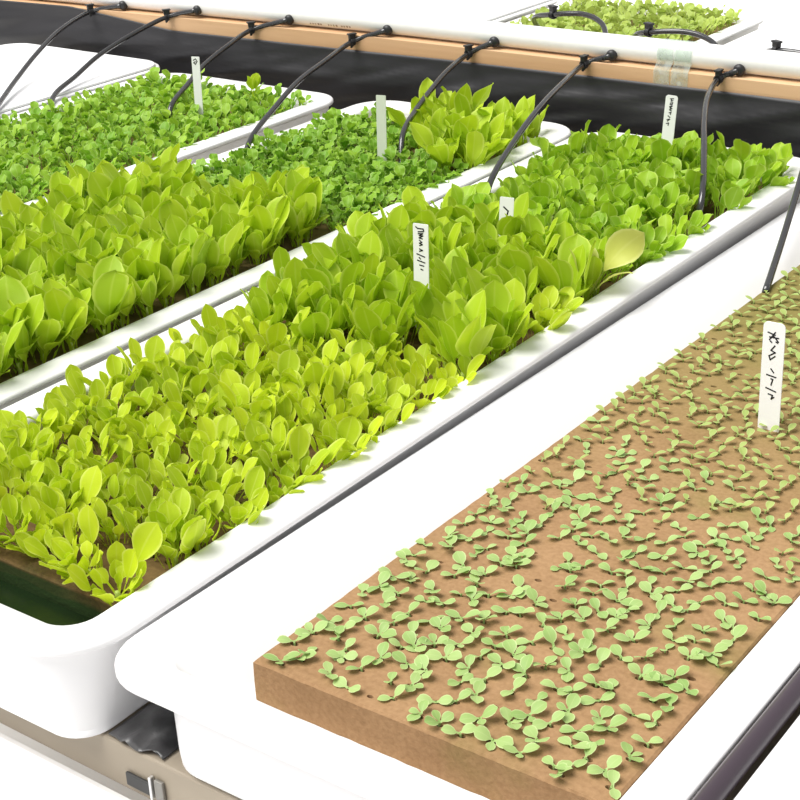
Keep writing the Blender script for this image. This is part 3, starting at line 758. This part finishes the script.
# tubes on the far side of the pipe
BACK = [
 ('black feed tube arching over to the corner of the far greens', 'black clip behind the pipe near the start of the far greens', [(-.850,1.533,.078),(-.872,1.560,.0885),(-.905,1.575,.0935),(-.950,1.582,.088),(-1.000,1.62,.072),(-1.03,1.70,.030),(-1.045,1.74,.010)], 3),
 ('black feed tube arching over the middle of the far greens', 'black clip behind the pipe in front of the far greens', [(-.706,1.533,.074),(-.735,1.555,.0835),(-.770,1.565,.087),(-.815,1.567,.082),(-.850,1.60,.068),(-.895,1.69,.030),(-.915,1.74,.010)], 3),
 ('black feed tube behind the pipe going to the covered far tray', 'black clip behind the pipe at the frame edge', [(-.560,1.533,.070),(-.590,1.552,.0755),(-.625,1.560,.0775),(-.660,1.565,.0765),(-.690,1.60,.062),(-.715,1.68,.022),(-.725,1.72,.006)], 3),
]
for lab, clab, pts, ci in BACK:
    p = [Vector((a, b, c + ZR)) for a, b, c in pts]
    t = thing('feed_tube', lab, 'tube')
    bm = bmesh.new(); tube(bm, catmull(p, 10), .0031, 12); link_mesh('hose', bm, M['tube'], t, smooth=True)
    k = thing('tube_clip', clab, 'clip', tuple(p[ci])); d = p[ci+1]-p[ci-1]; k.rotation_euler = (0, 0, math.atan2(d.y, d.x))
    bm = bmesh.new()
    for sx in (-.0022, 0, .0022): tube(bm, [(sx, .0042*math.cos(2*PI*i/14), .0042*math.sin(2*PI*i/14)) for i in range(15)], .0012, 6, cap=False)
    link_mesh('clip_ring', bm, M['fitting'], k, smooth=True)
    bm = bmesh.new(); box(bm, -.0046, .0046, -.0030, .0030, .0038, .0090, .0008); box(bm, -.0060, .0060, -.0036, .0036, .0086, .0108, .0006); link_mesh('clip_head', bm, M['fitting'], k)

# black hose in the gap beside the sprout tray
bm = bmesh.new()
HZ = .0060
tube(bm, [on1(.3132, -.10 + 1.13*i/20, HZ-.0058) for i in range(21)], .0056, 14)
tag(link_mesh('black_hose', bm, M['hose'], smooth=True), 'straight dark hose lying in the gap at the outer side of the sprout tray', 'hose')

# ------------------------------------------------------------------ plant labels
def plant_label(label, base, h, w, yaw, lean, strokes, unit, mat='label', sink=.010, round_top=False, stroke_w=.0008, roll=0.0):
    """plastic stake; strokes are pen lines in units of the traced drawing: (x from the stake's edge, y from its top)"""
    t = thing('plant_label', label, 'label', (base[0], base[1], ZR+base[2]), (lean, roll, yaw))
    th = .0008
    bm = bmesh.new(); r = w*.22 if round_top else w*.06
    out = [(-w*.5, .004 - sink*0), (-w*.5, h-r)]
    for k in range(1, 6): a = PI - PI/2*k/5; out.append((-w*.5 + r + r*math.cos(a), h - r + r*math.sin(a)))
    for k in range(0, 6): a = PI/2 - PI/2*k/5; out.append((w*.5 - r + r*math.cos(a), h - r + r*math.sin(a)))
    out += [(w*.5, .004), (0, -sink)]
    f = [bm.verts.new((x, -th/2, z)) for x, z in out]; b = [bm.verts.new((x, th/2, z)) for x, z in out]
    bm.faces.new(f); bm.faces.new(b[::-1]); n = len(out)
    for k in range(n): bm.faces.new((f[k], f[(k+1) % n], b[(k+1) % n], b[k]))
    bmesh.ops.recalc_face_normals(bm, faces=bm.faces[:])
    link_mesh('stake', bm, M[mat], t)
    if strokes:
        bm = bmesh.new()
        for st in strokes:
            pts = [(-w*.5 + x*unit, h - y*unit) for x, y in st]
            for (ax, az), (bx, bz) in zip(pts, pts[1:]):
                dx, dz = bx-ax, bz-az; l = math.hypot(dx, dz) or 1e-6
                dx, dz = dx/l*stroke_w*.5, dz/l*stroke_w*.5; nx_, nz_ = -dz, dx
                q = [(ax-dx+nx_, az-dz+nz_), (ax-dx-nx_, az-dz-nz_), (bx+dx-nx_, bz+dz-nz_), (bx+dx+nx_, bz+dz+nz_)]
                vs = [bm.verts.new((x, -th/2-.00012, z)) for x, z in q]; bm.faces.new(vs)
        o = link_mesh('handwriting', bm, M['ink'], t); o['label'] = 'black marker handwriting'
    return t
S1 = [[(30,60),(70,70)],[(40,85),(90,85)],[(70,55),(40,100)],[(60,75),(90,105)],[(45,108),(52,114)],[(78,108),(86,112)],
      [(72,132),(52,160),(76,170),(42,194),(50,215),(76,192)],
      [(58,268),(74,286)],[(36,305),(88,312)],[(62,325),(72,327),(64,360)],[(36,382),(92,396)],[(52,416),(76,420),(70,442),(84,430)]]
plant_label('white label stake with black handwriting standing in the sprout sponge', (-.3585, .878, -.0160), .0800, .0152, -.02, -.03, S1, .0152/125, sink=.012, round_top=True, stroke_w=.0010, roll=-.02)
S2 = [[(28,28),(45,40),(95,40),(100,55)],[(50,68),(95,62)],[(50,85),(90,80),(60,100),(90,100),(58,120),(85,125)],[(60,140),(80,155),(60,165),(85,175),(62,185)],
      [(60,215),(85,225),(60,235)],[(35,260),(105,280)],[(55,290),(66,300)],[(40,315),(105,330)],[(60,355),(95,360)],[(70,390),(85,395)]]
plant_label('white label stake with a written line among the middle lettuces of the long tray', (-.647, .883, -.004), .086, .0128, .15, -.04, S2, .0128/140, stroke_w=.0010, roll=.0)
plant_label('white label stake half sunk in leaves beside the inner-rim feed tube', (-.676, 1.045, -.010), .0630, .0125, .25, -.08, [[(25,55),(50,75),(42,112)]], .0125/80, stroke_w=.0013, roll=.03)
S4 = [[(40,28),(66,24)],[(52,26),(48,46),(62,40)],[(44,62),(62,56),(58,74),(42,72)],[(40,90),(60,84),(44,100),(60,104),(42,116),(58,122)],[(42,140),(56,134),(54,152)],[(36,166),(52,176)],[(30,196),(52,190),(34,208)],[(28,228),(46,222),(44,240)]]
plant_label('white label stake with dense writing before the black film under the clear tape', (-.681, 1.352, .000), .0725, .0125, .10, -.04, S4, .0125/100, stroke_w=.0010, round_top=True, roll=.06)
plant_label('faded blank label stake at the rear rim among the small dark seedlings', (-.939, 1.222, .000), .0715, .0108, .20, -.05, None, 1, 'label_old')
plant_label('narrow white label stake with a round mark in the short seedlings', (-1.247, 1.275, -.004), .0740, .0100, .30, -.05, [[(20,35),(45,22),(60,45),(40,75),(22,60),(40,48)]], .0100/85, stroke_w=.0011)

# ------------------------------------------------------------------ light, camera
w = bpy.data.worlds.new('overcast'); SC.world = w; w.use_nodes = True
bg = w.node_tree.nodes['Background']; bg.inputs[0].default_value = (1.0, 1.0, 1.0, 1); bg.inputs[1].default_value = .55
sd = bpy.data.lights.new('hazy_sun', 'SUN'); sd.energy = 4.2; sd.angle = math.radians(45); sd.color = (1, .985, .95)
so = bpy.data.objects.new('hazy_sun', sd); C.objects.link(so)
so.rotation_euler = Vector((-.36, -.40, 1.0)).to_track_quat('Z', 'Y').to_euler()
so.location = (-1, -1, 3)

R = ((0.80635767, 0.22156295, -0.54835862), (0.59010016, -0.3635017, 0.72086636), (-0.03961201, -0.90486263, -0.42385672))
rows = R
# R maps camera axes (right, down, forward) to the world: world = R * cam  (rows are the world axes)
right = Vector((R[0][0], R[1][0], R[2][0])); down = Vector((R[0][1], R[1][1], R[2][1])); fwd = Vector((R[0][2], R[1][2], R[2][2]))
mat = Matrix(((right.x, -down.x, -fwd.x, 0), (right.y, -down.y, -fwd.y, 0), (right.z, -down.z, -fwd.z, .45 + ZR), (0, 0, 0, 1)))
cd = bpy.data.cameras.new('camera'); co = bpy.data.objects.new('camera', cd); C.objects.link(co)
co.matrix_world = mat
cd.sensor_width = 36; cd.lens = 1527/800*36; cd.clip_start = .02; cd.clip_end = 60
SC.camera = co
vs = SC.view_settings
vs.view_transform = 'Standard'; vs.look = 'None'; vs.gamma = 1; vs.exposure = .15; vs.use_curve_mapping = False
